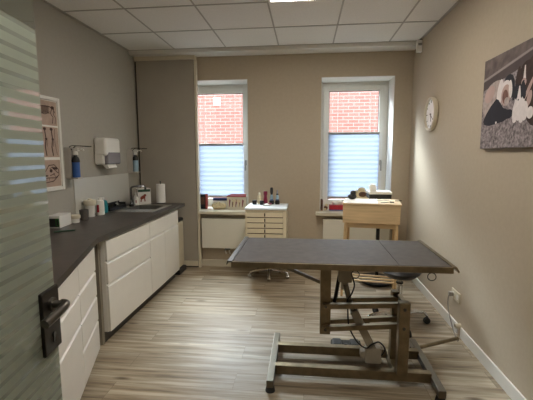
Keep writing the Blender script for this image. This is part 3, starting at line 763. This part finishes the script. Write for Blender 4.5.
for i in range(5):
    a = math.radians(-86+72*i); ex, ey = cx+.24*math.cos(a), cy+.16*math.sin(a)
    lg = obj('leg', B().tube([(cx, cy, .095), (cx+.12*math.cos(a), cy+.08*math.sin(a), .09), (ex, ey, .068)], [.016, .011], smooth=3), 'chrome', tro)
    obj('castor', B().cyl((ex, ey, .07), (ex, ey, .05), .007).cyl((ex-.016, ey, .025), (ex+.016, ey, .025), .025, seg=16).box(ex-.018, ex+.018, ey-.02, ey+.022, .034, .055, bev=.004), 'chrome', lg)

def up_bottle(name, label, cat, loc, parts):
    r = thing(name, label, cat, loc)
    for nm, prof, m in parts: obj(nm, B().lathe(prof, (0, 0, 0), seg=16), m, r, local=True)
    return r
zt = TZ1
up_bottle('bottle', 'slim cream bottle on the trolley, leftmost of its bottles', 'bottle', (-.552, 4.405, zt), [('body', [(.018, 0), (.02, .003), (.02, .095), (.014, .11)], 'bone'), ('cap', [(.015, .11), (.015, .135), (0, .136)], 'cream')])
up_bottle('bottle', 'maroon bottle on the trolley beside the cream bottle', 'bottle', (-.478, 4.405, zt), [('body', [(.024, 0), (.027, .004), (.024, .06), (.018, .10), (.02, .115)], 'maroon'), ('cap', [(.024, .114), (.024, .15), (.02, .155), (0, .156)], 'maroon')])
up_bottle('brush_bottle', 'clear bottle with tall black brush top on the trolley', 'bottle', (-.405, 4.41, zt), [('base', [(.028, 0), (.03, .004), (.03, .042), (.022, .046)], 'black'), ('body', [(.018, .046), (.02, .05), (.018, .10), (.01, .115)], 'pale_blue_liquid'), ('liquid_band', [(.0207, .047), (.0207, .058), (.018, .059)], 'blue'), ('top', [(.012, .115), (.014, .125), (.019, .145), (.019, .185), (.013, .20), (0, .202)], 'black')])
up_bottle('spray_bottle', 'clear slim bottle with blue band on the trolley, rightmost', 'bottle', (-.336, 4.41, zt), [('base', [(.026, 0), (.028, .004), (.028, .042), (.02, .046)], 'black'), ('body', [(.018, .046), (.019, .05), (.017, .10), (.01, .11)], 'pale_blue_liquid'), ('liquid_band', [(.0197, .047), (.0197, .058), (.018, .059)], 'navy'), ('collar', [(.014, .11), (.014, .128), (.006, .13)], 'black'), ('top', [(.006, .13), (.009, .14), (.009, .165), (0, .175)], 'smoke_plastic')])
for i, (x, y, r_, lab) in enumerate(((-.605, 4.37, .026, 'small black pot on the trolley, left of the cream bottle'), (-.515, 4.34, .024, 'small black pot on the trolley in front of the cream and maroon bottles'))):
    up_bottle('pot', lab, 'pot', (x, y, zt), [('body', [(r_*.9, 0), (r_, .004), (r_, .03), (r_*.8, .033)], 'black'), ('lid', [(r_*1.08, .032), (r_*1.08, .046), (r_*.6, .052), (0, .053)], 'black_rubber')])
cl = B(); blob(cl, (-.435, 4.27, zt+.013), (.045, .022, .013), 0); blob(cl, (-.415, 4.265, zt+.024), (.022, .016, .010), 1); cl.box(-.49, -.44, 4.255, 4.285, zt, zt+.012, m=2, bev=.003)
tag(obj('clip_set', cl, ['white_plastic', 'maroon', 'grey_plastic']), 'small white and maroon object at the front of the trolley top', 'small object')

# ------------------------------------------------------------------ wooden desk and pedestal stand
DR = math.radians(-9)
dk = thing('writing_desk', 'tall light wood desk with closed front before the right window', 'desk', (.366, 3.68, 0), DR)
W_, DP = .535, .40
d_ = B(); zt_ = 1.0
d_.box(0, W_, 0, .018, .805, zt_-.016, bev=.002); d_.box(0, .018, .018, DP, .805, zt_-.016); d_.box(W_-.018, W_, .018, DP, .805, zt_-.016); d_.box(.018, W_-.018, DP-.016, DP, .805, zt_-.016); d_.box(.018, W_-.018, .018, DP-.016, .805, .82)
obj('drawer_box', d_, 'wood', dk, local=True)
obj('top', B().box(-.006, W_+.012, -.006, DP+.012, zt_-.016, zt_, bev=.003), 'wood', dk, local=True)
obj('apron', B().box(.02, W_-.02, .035, .053, .755, .806).box(.02, W_-.02, DP-.05, DP-.032, .755, .806), 'wood', dk, local=True)
for lx, ly, sx, sy in ((.03, .035, -.03, -.01), (W_-.03, .035, .015, -.01), (.04, DP-.04, -.01, .012), (W_-.03, DP-.04, .015, .012)):
    obj('leg', B().tube([(lx+sx, ly+sy, 0), (lx, ly, .806)], [.012, .019], seg=12), 'wood_leg', dk, local=True)
for yy in (.01, .10, .19):
    obj('slat', B().box(-.02+.03, W_-.005, yy+.012, yy+.034, .212, .226, bev=.003), 'wood', dk, local=True)
zz = zt_
T9 = Matrix.Translation((.366, 3.68, 0)) @ Matrix.Rotation(DR, 4, 'Z')
def on_desk(x, y, z=0): return T9 @ Vector((x, y, zt_+z))
pa = B(); pa.box(.004, .33, .006, DP-.01, zt_+.0005, zt_+.003, T=T9)
tag(obj('paper_sheet', pa, 'paper_white'), 'white sheet covering the left half of the wooden desk top', 'paper')
lp = thing('desk_gadget', 'small black rounded gadget at left rear of the wooden desk', 'gadget', on_desk(.075, .30, .003))
q = B(); blob(q, (0, 0, .030), (.046, .036, .030)); blob(q, (.008, 0, .062), (.030, .026, .034)); obj('body', q, 'black', lp, local=True)
obj('knob', B().tube([(.015, 0, .065), (.03, 0, .08), (.035, 0, .085)], .006, smooth=3), 'black_rubber', lp, local=True)
cb = B().tube([on_desk(.30, .30, .004), on_desk(.33, .24, .004), on_desk(.40, .30, .004), on_desk(.46, .22, .004), on_desk(.43, .14, .004), on_desk(.36, .10, .004)], .003, smooth=6)
tag(obj('cable', cb, 'cable_grey'), 'thin grey cable curled on the right half of the wooden desk', 'cable')
tag(obj('clip', B().box(.445, .485, .13, .15, zt_, zt_+.010, bev=.003, T=T9), 'black'), 'small black clip near the middle of the desk top', 'clip')
tag(obj('pen', B().cyl(on_desk(.50, .26, .005), on_desk(.565, .285, .005), .0045, seg=10), 'black_rubber'), 'short dark pen at the right edge of the desk top', 'pen')

pd = thing('pedestal_stand', 'small black pedestal table with white top behind the wooden desk', 'stand', (.825, 4.29, 0))
obj('top', B().box(.695, .945, 4.18, 4.42, 1.035, 1.062, bev=.004), 'white_plastic', pd)
obj('tray', B().box(.70, .94, 4.185, 4.415, .985, 1.034, bev=.004), 'black', pd)
obj('pole', B().box(.808, .842, 4.273, 4.307, .02, .986), 'black', pd)
obj('base', B().lathe([(.15, 0), (.19, .02), (.2, .04), (.19, .055), (.05, .062), (.03, .08), (0, .08)], (.825, 4.28, 0), seg=32), 'black_leather', pd)
tag(obj('carton', B().box(.712, .782, 4.22, 4.30, 1.0625, 1.125, bev=.003).box(.722, .772, 4.235, 4.285, 1.125, 1.142, bev=.003), 'paper_white'), 'small white box on the black pedestal stand', 'box')
tag(obj('paper_sheet', B().box(.80, .925, 4.20, 4.34, 1.0625, 1.067), 'paper_white'), 'flat white papers on the black pedestal stand beside the small box', 'paper')

# ------------------------------------------------------------------ rolling stool half hidden under the table
st = thing('rolling_stool', 'black rolling stool with chrome base behind the right end of the table', 'stool', (.81, 3.19, 0))
obj('seat', B().lathe([(0, .425), (.08, .428), (.12, .44), (.155, .47), (.168, .49), (.15, .51), (.09, .52), (0, .52)], (.815, 3.19, 0), seg=32), 'black_leather', st)
obj('gas_lift', B().cyl((.81, 3.19, .07), (.81, 3.19, .36), .027).cyl((.81, 3.19, .36), (.81, 3.19, .43), .015), 'chrome', st)
obj('collar', B().cyl((.81, 3.19, .375), (.81, 3.19, .39), .03), 'black', st)
for i, (ex, ey) in enumerate(((.84, 2.965), (1.065, 3.24), (.96, 3.46), (.66, 3.42), (.53, 3.12))):
    lg = obj('leg', B().tube([(.81, 3.19, .085), ((.81+ex)/2, (3.19+ey)/2, .112), (.81+(ex-.81)*.85, 3.19+(ey-3.19)*.85, .105), (ex, ey, .075)], [.018, .012], smooth=4), 'chrome', st)
    a = math.atan2(ey-3.19, ex-.81)+PI/2; c, s = math.cos(a)*.014, math.sin(a)*.014
    q = B().cyl((ex, ey, .08), (ex, ey, .056), .007)
    q.cyl((ex-c, ey-s, .027), (ex-c*.3, ey-s*.3, .027), .027, seg=18).cyl((ex+c*.3, ey+s*.3, .027), (ex+c, ey+s, .027), .027, seg=18)
    blob(q, (ex, ey, .05), (.016, .016, .012))
    obj('castor', q, 'black_rubber', lg)

# ------------------------------------------------------------------ steel treatment table
TB = thing('treatment_table', 'steel scissor-lift treatment table with dark mat in the middle of the room', 'treatment table', (.30, 2.44, 0))
ZTT = .853; a0, a1, b0, b1 = -.437, .822, 2.085, 2.735
q = B().box(a0+.01, a1-.01, b0+.012, b1-.004, ZTT-.036, ZTT-.006)
q.box(a0+.006, a1-.006, b0, b0+.012, ZTT-.037, ZTT-.001, bev=.003); q.box(a0+.006, a1-.006, b1-.012, b1, ZTT-.037, ZTT-.001, bev=.003)
obj('tray', q, 'steel_brown', TB)
obj('mat', B().box(a0+.014, .527, b0+.014, b1-.014, ZTT-.006, ZTT, bev=.002), 'rubber_mat', TB)
obj('mat', B().box(.530, a1-.014, b0+.014, b1-.014, ZTT-.006, ZTT, bev=.002), 'rubber_mat', TB)
q = B(); q.prism([(a0+.012, b0-.004, ZTT-.004), (a0+.012, b0-.004, ZTT+.004), (a0-.014, b0-.004, ZTT+.006), (a0-.022, b0-.004, ZTT-.018), (a0-.016, b0-.004, ZTT-.018), (a0-.010, b0-.004, ZTT-.002)], (0, b1-b0+.008, 0)); obj('end_rail', q, 'steel', TB)
q = B(); q.prism([(a1-.012, b0-.004, ZTT-.004), (a1-.012, b0-.004, ZTT+.003), (a1+.008, b0-.004, ZTT+.003), (a1+.024, b0-.004, ZTT-.024), (a1+.018, b0-.004, ZTT-.030), (a1+.004, b0-.004, ZTT-.006)], (0, b1-b0+.008, 0)); obj('end_rail', q, 'steel_brown', TB)
obj('sub_frame', B().box(.0, .62, 2.31, 2.335, ZTT-.075, ZTT-.036).box(.0, .62, 2.43, 2.455, ZTT-.075, ZTT-.036).box(.07, .20, 2.335, 2.43, ZTT-.075, ZTT-.036), 'steel_brown', TB)
for x, y in ((.285, b0+.006), (.703, b0+.006)):
    obj('ring', B().torus((x, y, ZTT-.058), (.1, 1, 0), .022, .0025), 'black', TB)
# uprights, arms, columns
for y0, y1 in ((2.335, 2.366), (2.375, 2.406)):
    obj('upright', B().box(.100, .168, y0, y1, .306, ZTT-.036, bev=.004), 'steel_brown', TB)
for y0, y1 in ((2.303, 2.333), (2.408, 2.438)):
    for zl, zr_ in ((.507, .535), (.354, .402)):
        ar = B().bar((.115, (y0+y1)/2, zl), (.635, (y0+y1)/2, zr_), .03, .031)
        o = obj('lift_arm', ar, 'steel_brown', TB)
        fy = y0-.004 if y0 < 2.4 else y1
        obj('bolt', B().cyl((.134, fy, zl), (.134, fy+.004, zl), .011, seg=6), 'dark_chrome', o)
for y0, y1 in ((2.243, 2.301), (2.440, 2.496)):
    c_o = obj('column', B().box(.576, .641 if y0 < 2.4 else .622, y0, y1, .10, .572, bev=.004), 'steel_brown', TB)
    fy = y0-.004 if y0 < 2.4 else y1
    for z in (.532, .41): obj('bolt', B().cyl((.607, fy, z), (.607, fy+.004, z), .011, seg=6), 'dark_chrome', c_o)
obj('cross_beam', B().box(.606, .636, 2.301, 2.440, .53, .56, bev=.003), 'steel_brown', TB)
obj('cross_beam', B().box(.574, .645, 2.335, 2.56, .04, .10, bev=.003), 'steel_brown', TB)
obj('strut', B().bar((.615, 2.515, .40), (.70, 2.515, .10), .03, .012, up=(0, 1, 0)), 'steel', TB)
obj('brace', B().bar((-.34, 2.60, .755), (.12, 2.60, .562), .022, .012, up=(0, 1, 0)).box(-.37, -.32, 2.585, 2.615, .745, .806), 'steel', TB)
# base
obj('base_beam', B().box(-.19, .80, 2.287, 2.335, .038, .10, bev=.004), 'steel_brown', TB)
obj('base_beam', B().box(-.19, .80, 2.56, 2.61, .038, .10, bev=.004), 'steel_brown', TB)
for x0, x1 in ((-.232, -.188), (.793, .838)):
    sk_ = obj('skid', B().box(x0, x1, 2.14, 2.78, .036, .084, bev=.004), 'steel', TB)
    for y in (2.17, 2.745): obj('rubber_foot', B().lathe([(.03, 0), (.03, .006), (.024, .036)], ((x0+x1)/2, y, 0), seg=16), 'black_rubber', sk_)
# actuator between the frames
ac = obj('actuator_head', B().box(.215, .302, 2.345, 2.425, .655, .765, bev=.008).box(.235, .28, 2.365, 2.405, .60, .66, bev=.006), 'motor_grey', TB)
obj('actuator_rod', B().tube([(.262, 2.372, .64), (.285, 2.372, .55), (.335, 2.372, .41)], [.018, .016], seg=14), 'steel', TB)
obj('actuator_tube', B().bar((.318, 2.371, .465), (.478, 2.371, .14), .05, .062, up=(0, 1, 0)), 'motor_grey', TB)
q = B(); q.box(.395, .50, 2.338, 2.406, .115, .225, bev=.012); q.box(.365, .43, 2.345, 2.40, .15, .195, bev=.01)
q.cyl((.455, 2.40, .17), (.455, 2.43, .165), .03); obj('gear_motor', q, 'motor_grey', TB)
obj('gas_spring', B().cyl((.225, 2.39, .69), (.195, 2.39, .50), .012), 'black', TB)
obj('cable', B().tube([(.30, 2.37, .70), (.318, 2.36, .64), (.30, 2.352, .58), (.275, 2.35, .54), (.278, 2.348, .48), (.29, 2.345, .36), (.345, 2.342, .26), (.40, 2.338, .225), (.43, 2.335, .25), (.48, 2.337, .27), (.52, 2.345, .22), (.50, 2.35, .17)], .005, smooth=6), 'black', TB)
obj('foot_bar', B().tube([(.80, 2.67, .062), (1.175, 2.862, .062)], .014), 'steel_brown', TB)

# foot switch behind the rear beam
fs = thing('foot_switch', 'black double foot switch on the floor behind the rear beam of the table', 'foot switch', (.315, 2.70, 0))
obj('base', B().box(.205, .43, 2.635, 2.79, .0, .045, bev=.006), 'black_rubber', fs)
for x in (.245, .375): obj('pedal', B().box(x-.034, x+.034, 2.645, 2.745, .047, .082, bev=.012), 'black', fs)
obj('status_knob', B().cyl((.31, 2.67, .044), (.31, 2.67, .075), .012), 'black', fs)

# ------------------------------------------------------------------ right wall
ck = thing('wall_clock', 'round white wall clock with cream rim on the right wall', 'clock', (XR, 3.95, 1.87))
cc = (XR, 3.95, 1.87)
obj('case', B().lathe([(.155, 0), (.165, -.012), (.165, -.042), (.155, -.048), (.147, -.044), (.147, -.02), (0, -.02)], cc, seg=48, axis='x'), 'clock_rim', ck)
obj('face', B().lathe([(.146, -.021), (.146, -.024), (0, -.0241)], cc, seg=48, axis='x'), 'clock_face', ck)
q = B()
for i in range(12):
    a = 2*PI*i/12; r0 = .118 if i % 3 else .108
    y, z = math.sin(a), math.cos(a)
    q.bar((XR-.0252, 3.95+r0*y, 1.87+r0*z), (XR-.0252, 3.95+.136*y, 1.87+.136*z), .002, .006 if i % 3 else .009, up=(0, z, -y))
obj('hour_marks', q, 'black', ck)
obj('hour_hand', B().bar((XR-.029, 3.95, 1.87), (XR-.029, 3.95-.02, 1.87-.075), .002, .009, up=(0, 1, 0)), 'black', ck)
obj('minute_hand', B().bar((XR-.032, 3.95, 1.87), (XR-.032, 3.95-.085, 1.87-.06), .002, .006, up=(0, 1, 0)).cyl((XR-.024, 3.95, 1.87), (XR-.035, 3.95, 1.87), .006), 'black', ck)

# canvas with puppies
cv = thing('canvas_picture', 'large photo canvas of puppies on gravel hanging on the right wall', 'picture', (XR, 2.38, 1.51))
CX = XR-.03
obj('canvas', B().box(CX, XR, 1.93, 2.827, 1.51, 2.108, bev=.002), 'gravel_print', cv)
fc = lambda u, v, d: (CX-.0004-d, 2.827-u, 1.51+v)
p = B(); dd = [0]
def E_(u, v, ru, rv, m, rot=0.0): dd[0] += .00008; ell(p, fc, u, v, ru, rv, m, dd[0], 22, rot)
def P_(uvs, m): dd[0] += .00008; pol(p, fc, uvs, m, dd[0])
names = ['stone_print', 'kerb_print', 'kerb_light_print', 'pale_fur', 'white_fur', 'brown_fur', 'black_fur', 'tan_fur', 'pink_fur']
P_([(.003, .40), (.893, .56), (.893, .595), (.003, .595)], 0)
P_([(.003, .452), (.893, .575), (.893, .52), (.003, .395)], 1)
P_([(.003, .472), (.893, .592), (.893, .578), (.003, .456)], 2)
E_(.335, .405, .055, .040, 6); E_(.375, .36, .03, .06, 6)      # dark puppy behind
E_(.17, .345, .150, .090, 3, .12); E_(.07, .285, .055, .085, 3, .3); E_(.12, .30, .07, .10, 3); E_(.21, .27, .06, .09, 3)   # pale puppy
E_(.10, .36, .07, .05, 8, .5); E_(.235, .35, .035, .085, 4, -.15); E_(.30, .375, .055, .040, 4, .2); E_(.31, .325, .055, .065, 8); E_(.305, .315, .034, .045, 7, .2); E_(.36, .355, .020, .055, 4, .15); E_(.325, .285, .028, .026, 3)
P_([(.195, .318), (.225, .308), (.29, .25), (.37, .225), (.385, .19), (.30, .165), (.12, .150), (.05, .162), (.028, .185), (.06, .225), (.12, .275)], 6)   # black puppy lying
E_(.21, .165, .010, .008, 4); E_(.36, .205, .045, .028, 6)
E_(.62, .31, .13, .20, 5, .15); E_(.525, .40, .085, .085, 5); E_(.435, .395, .022, .075, 5, -.15); E_(.60, .37, .030, .09, 5, .15)   # brown puppy
P_([(.498, .462), (.508, .462), (.512, .42), (.518, .385), (.490, .38), (.494, .42)], 4); E_(.500, .368, .026, .024, 8); E_(.497, .374, .009, .007, 6)
E_(.555, .325, .014, .075, 8, -.6); E_(.565, .27, .022, .045, 8, -.3)
E_(.47, .235, .058, .080, 4); E_(.425, .205, .024, .055, 4); E_(.53, .205, .032, .055, 4)          # black and white puppy
E_(.415, .325, .020, .050, 6, -.35); E_(.505, .325, .022, .055, 6, .3); E_(.46, .318, .050, .045, 6)
P_([(.458, .355), (.468, .355), (.480, .305), (.480, .275), (.445, .275), (.446, .305)], 4); E_(.462, .280, .024, .018, 4); E_(.458, .276, .007, .005, 6)
E_(.43, .165, .022, .020, 4); E_(.50, .16, .022, .020, 4); E_(.585, .19, .032, .034, 4); E_(.75, .28, .09, .12, 7); E_(.74, .38, .06, .06, 7)
obj('photo_print', p, names, cv)

# motion sensor in the corner, socket, plug, pipe stub
ms = thing('motion_detector', 'white motion sensor high in the corner by the right window', 'sensor', (1.235, 4.43, 2.60))
obj('housing', B().box(1.200, 1.256, 4.40, 4.45, 2.585, 2.715, bev=.008), 'white_plastic', ms)
obj('bracket', B().box(1.235, XR, 4.435, 4.51, 2.68, 2.73, bev=.004), 'black', ms)
obj('lens', B().box(1.21, 1.25, 4.397, 4.401, 2.655, 2.68), 'grey_plastic', ms)
sc_ = thing('wall_socket', 'white double wall socket low on the right wall', 'socket', (XR, 3.13, .30))
obj('plate', B().box(XR-.010, XR, 3.06, 3.225, .258, .342, bev=.003), 'cream', sc_)
for y in (3.10, 3.185): obj('outlet', B().lathe([(.022, -.0105), (.022, -.012), (.019, -.0105), (.019, -.0101), (0, -.01005)], (XR, y, .30), axis='x', seg=20), 'white_plastic', sc_)
tag(obj('power_cord', B().box(XR-.05, XR-.0125, 3.165, 3.203, .282, .318, bev=.008).tube([(XR-.045, 3.184, .295), (XR-.052, 3.18, .24), (XR-.05, 3.16, .16), (XR-.042, 3.08, .05), (XR-.05, 2.98, .012), (XR-.07, 2.90, .02), (1.19, 2.872, .056), (1.176, 2.865, .064)], .0045, smooth=6), 'cable_grey'),
    'grey power cord plugged into the wall socket and hanging to the floor', 'power cord')
ps = thing('pipe_stub', 'short pipe stub with dark end at the gap in the right baseboard', 'pipe', (XR, 3.03, .085))
obj('sleeve', B().lathe([(.020, 0), (.020, -.045), (.014, -.045), (.014, -.03), (0, -.03)], (XR, 3.03, .085), axis='x', seg=20), 'cream', ps)
obj('dark_end', B().lathe([(.0138, -.031), (.0138, -.042), (0, -.043)], (XR, 3.03, .085), axis='x', seg=16), 'brown', ps)

# ------------------------------------------------------------------ light, sky, camera
W = bpy.data.worlds.new('World'); S.world = W; W.use_nodes = True
bg = W.node_tree.nodes['Background']; bg.inputs['Color'].default_value = (.78, .88, 1.0, 1); bg.inputs['Strength'].default_value = 9.0

sl = bpy.data.lights.new('bright_sky', 'SUN'); so_ = bpy.data.objects.new('bright_sky', sl); COL.objects.link(so_)
sl.energy = 52; sl.angle = math.radians(50); sl.color = (.86, .93, 1.0)      # hazy sun behind cloud, beyond the brick house
so_.rotation_euler = Vector((.34, -.62, -1.0)).to_track_quat('-Z', 'Y').to_euler(); so_.location = (-3, 12, 9)

sl = bpy.data.lights.new('cloud_glare', 'SUN'); so_ = bpy.data.objects.new('cloud_glare', sl); COL.objects.link(so_)
sl.energy = 5.5; sl.angle = math.radians(16); sl.color = (.86, .93, 1.0)      # brightest part of the clouded sky, up the alley
so_.rotation_euler = Vector((1.05, -1.0, -.74)).to_track_quat('-Z', 'Y').to_euler(); so_.location = (-8, 12, 7)

cam = bpy.data.cameras.new('camera'); co = bpy.data.objects.new('camera', cam); COL.objects.link(co)
pt, yw, rl_ = .1208, .1053, -.0033
fw = Vector((-math.sin(yw)*math.cos(pt), math.cos(yw)*math.cos(pt), -math.sin(pt)))
rt = Vector((math.cos(yw), math.sin(yw), 0)); up = rt.cross(fw)
c, s = math.cos(rl_), math.sin(rl_)
rx, uy = c*rt+s*up, -s*rt+c*up
mw = Matrix((rx, uy, -fw)).transposed().to_4x4(); mw.translation = (0, 0, 1.472)
co.matrix_world = mw
cam.sensor_width = 36; cam.lens = 372.4/533*36; cam.clip_start = .02
S.camera = co
S.view_settings.view_transform = 'Standard'; S.view_settings.look = 'None'; S.view_settings.exposure = .14; S.view_settings.gamma = 1
S.view_settings.use_curve_mapping = False
S.cycles.max_bounces = 10; S.cycles.diffuse_bounces = 6; S.cycles.transparent_max_bounces = 12
S.cycles.caustics_reflective = False; S.cycles.caustics_refractive = False
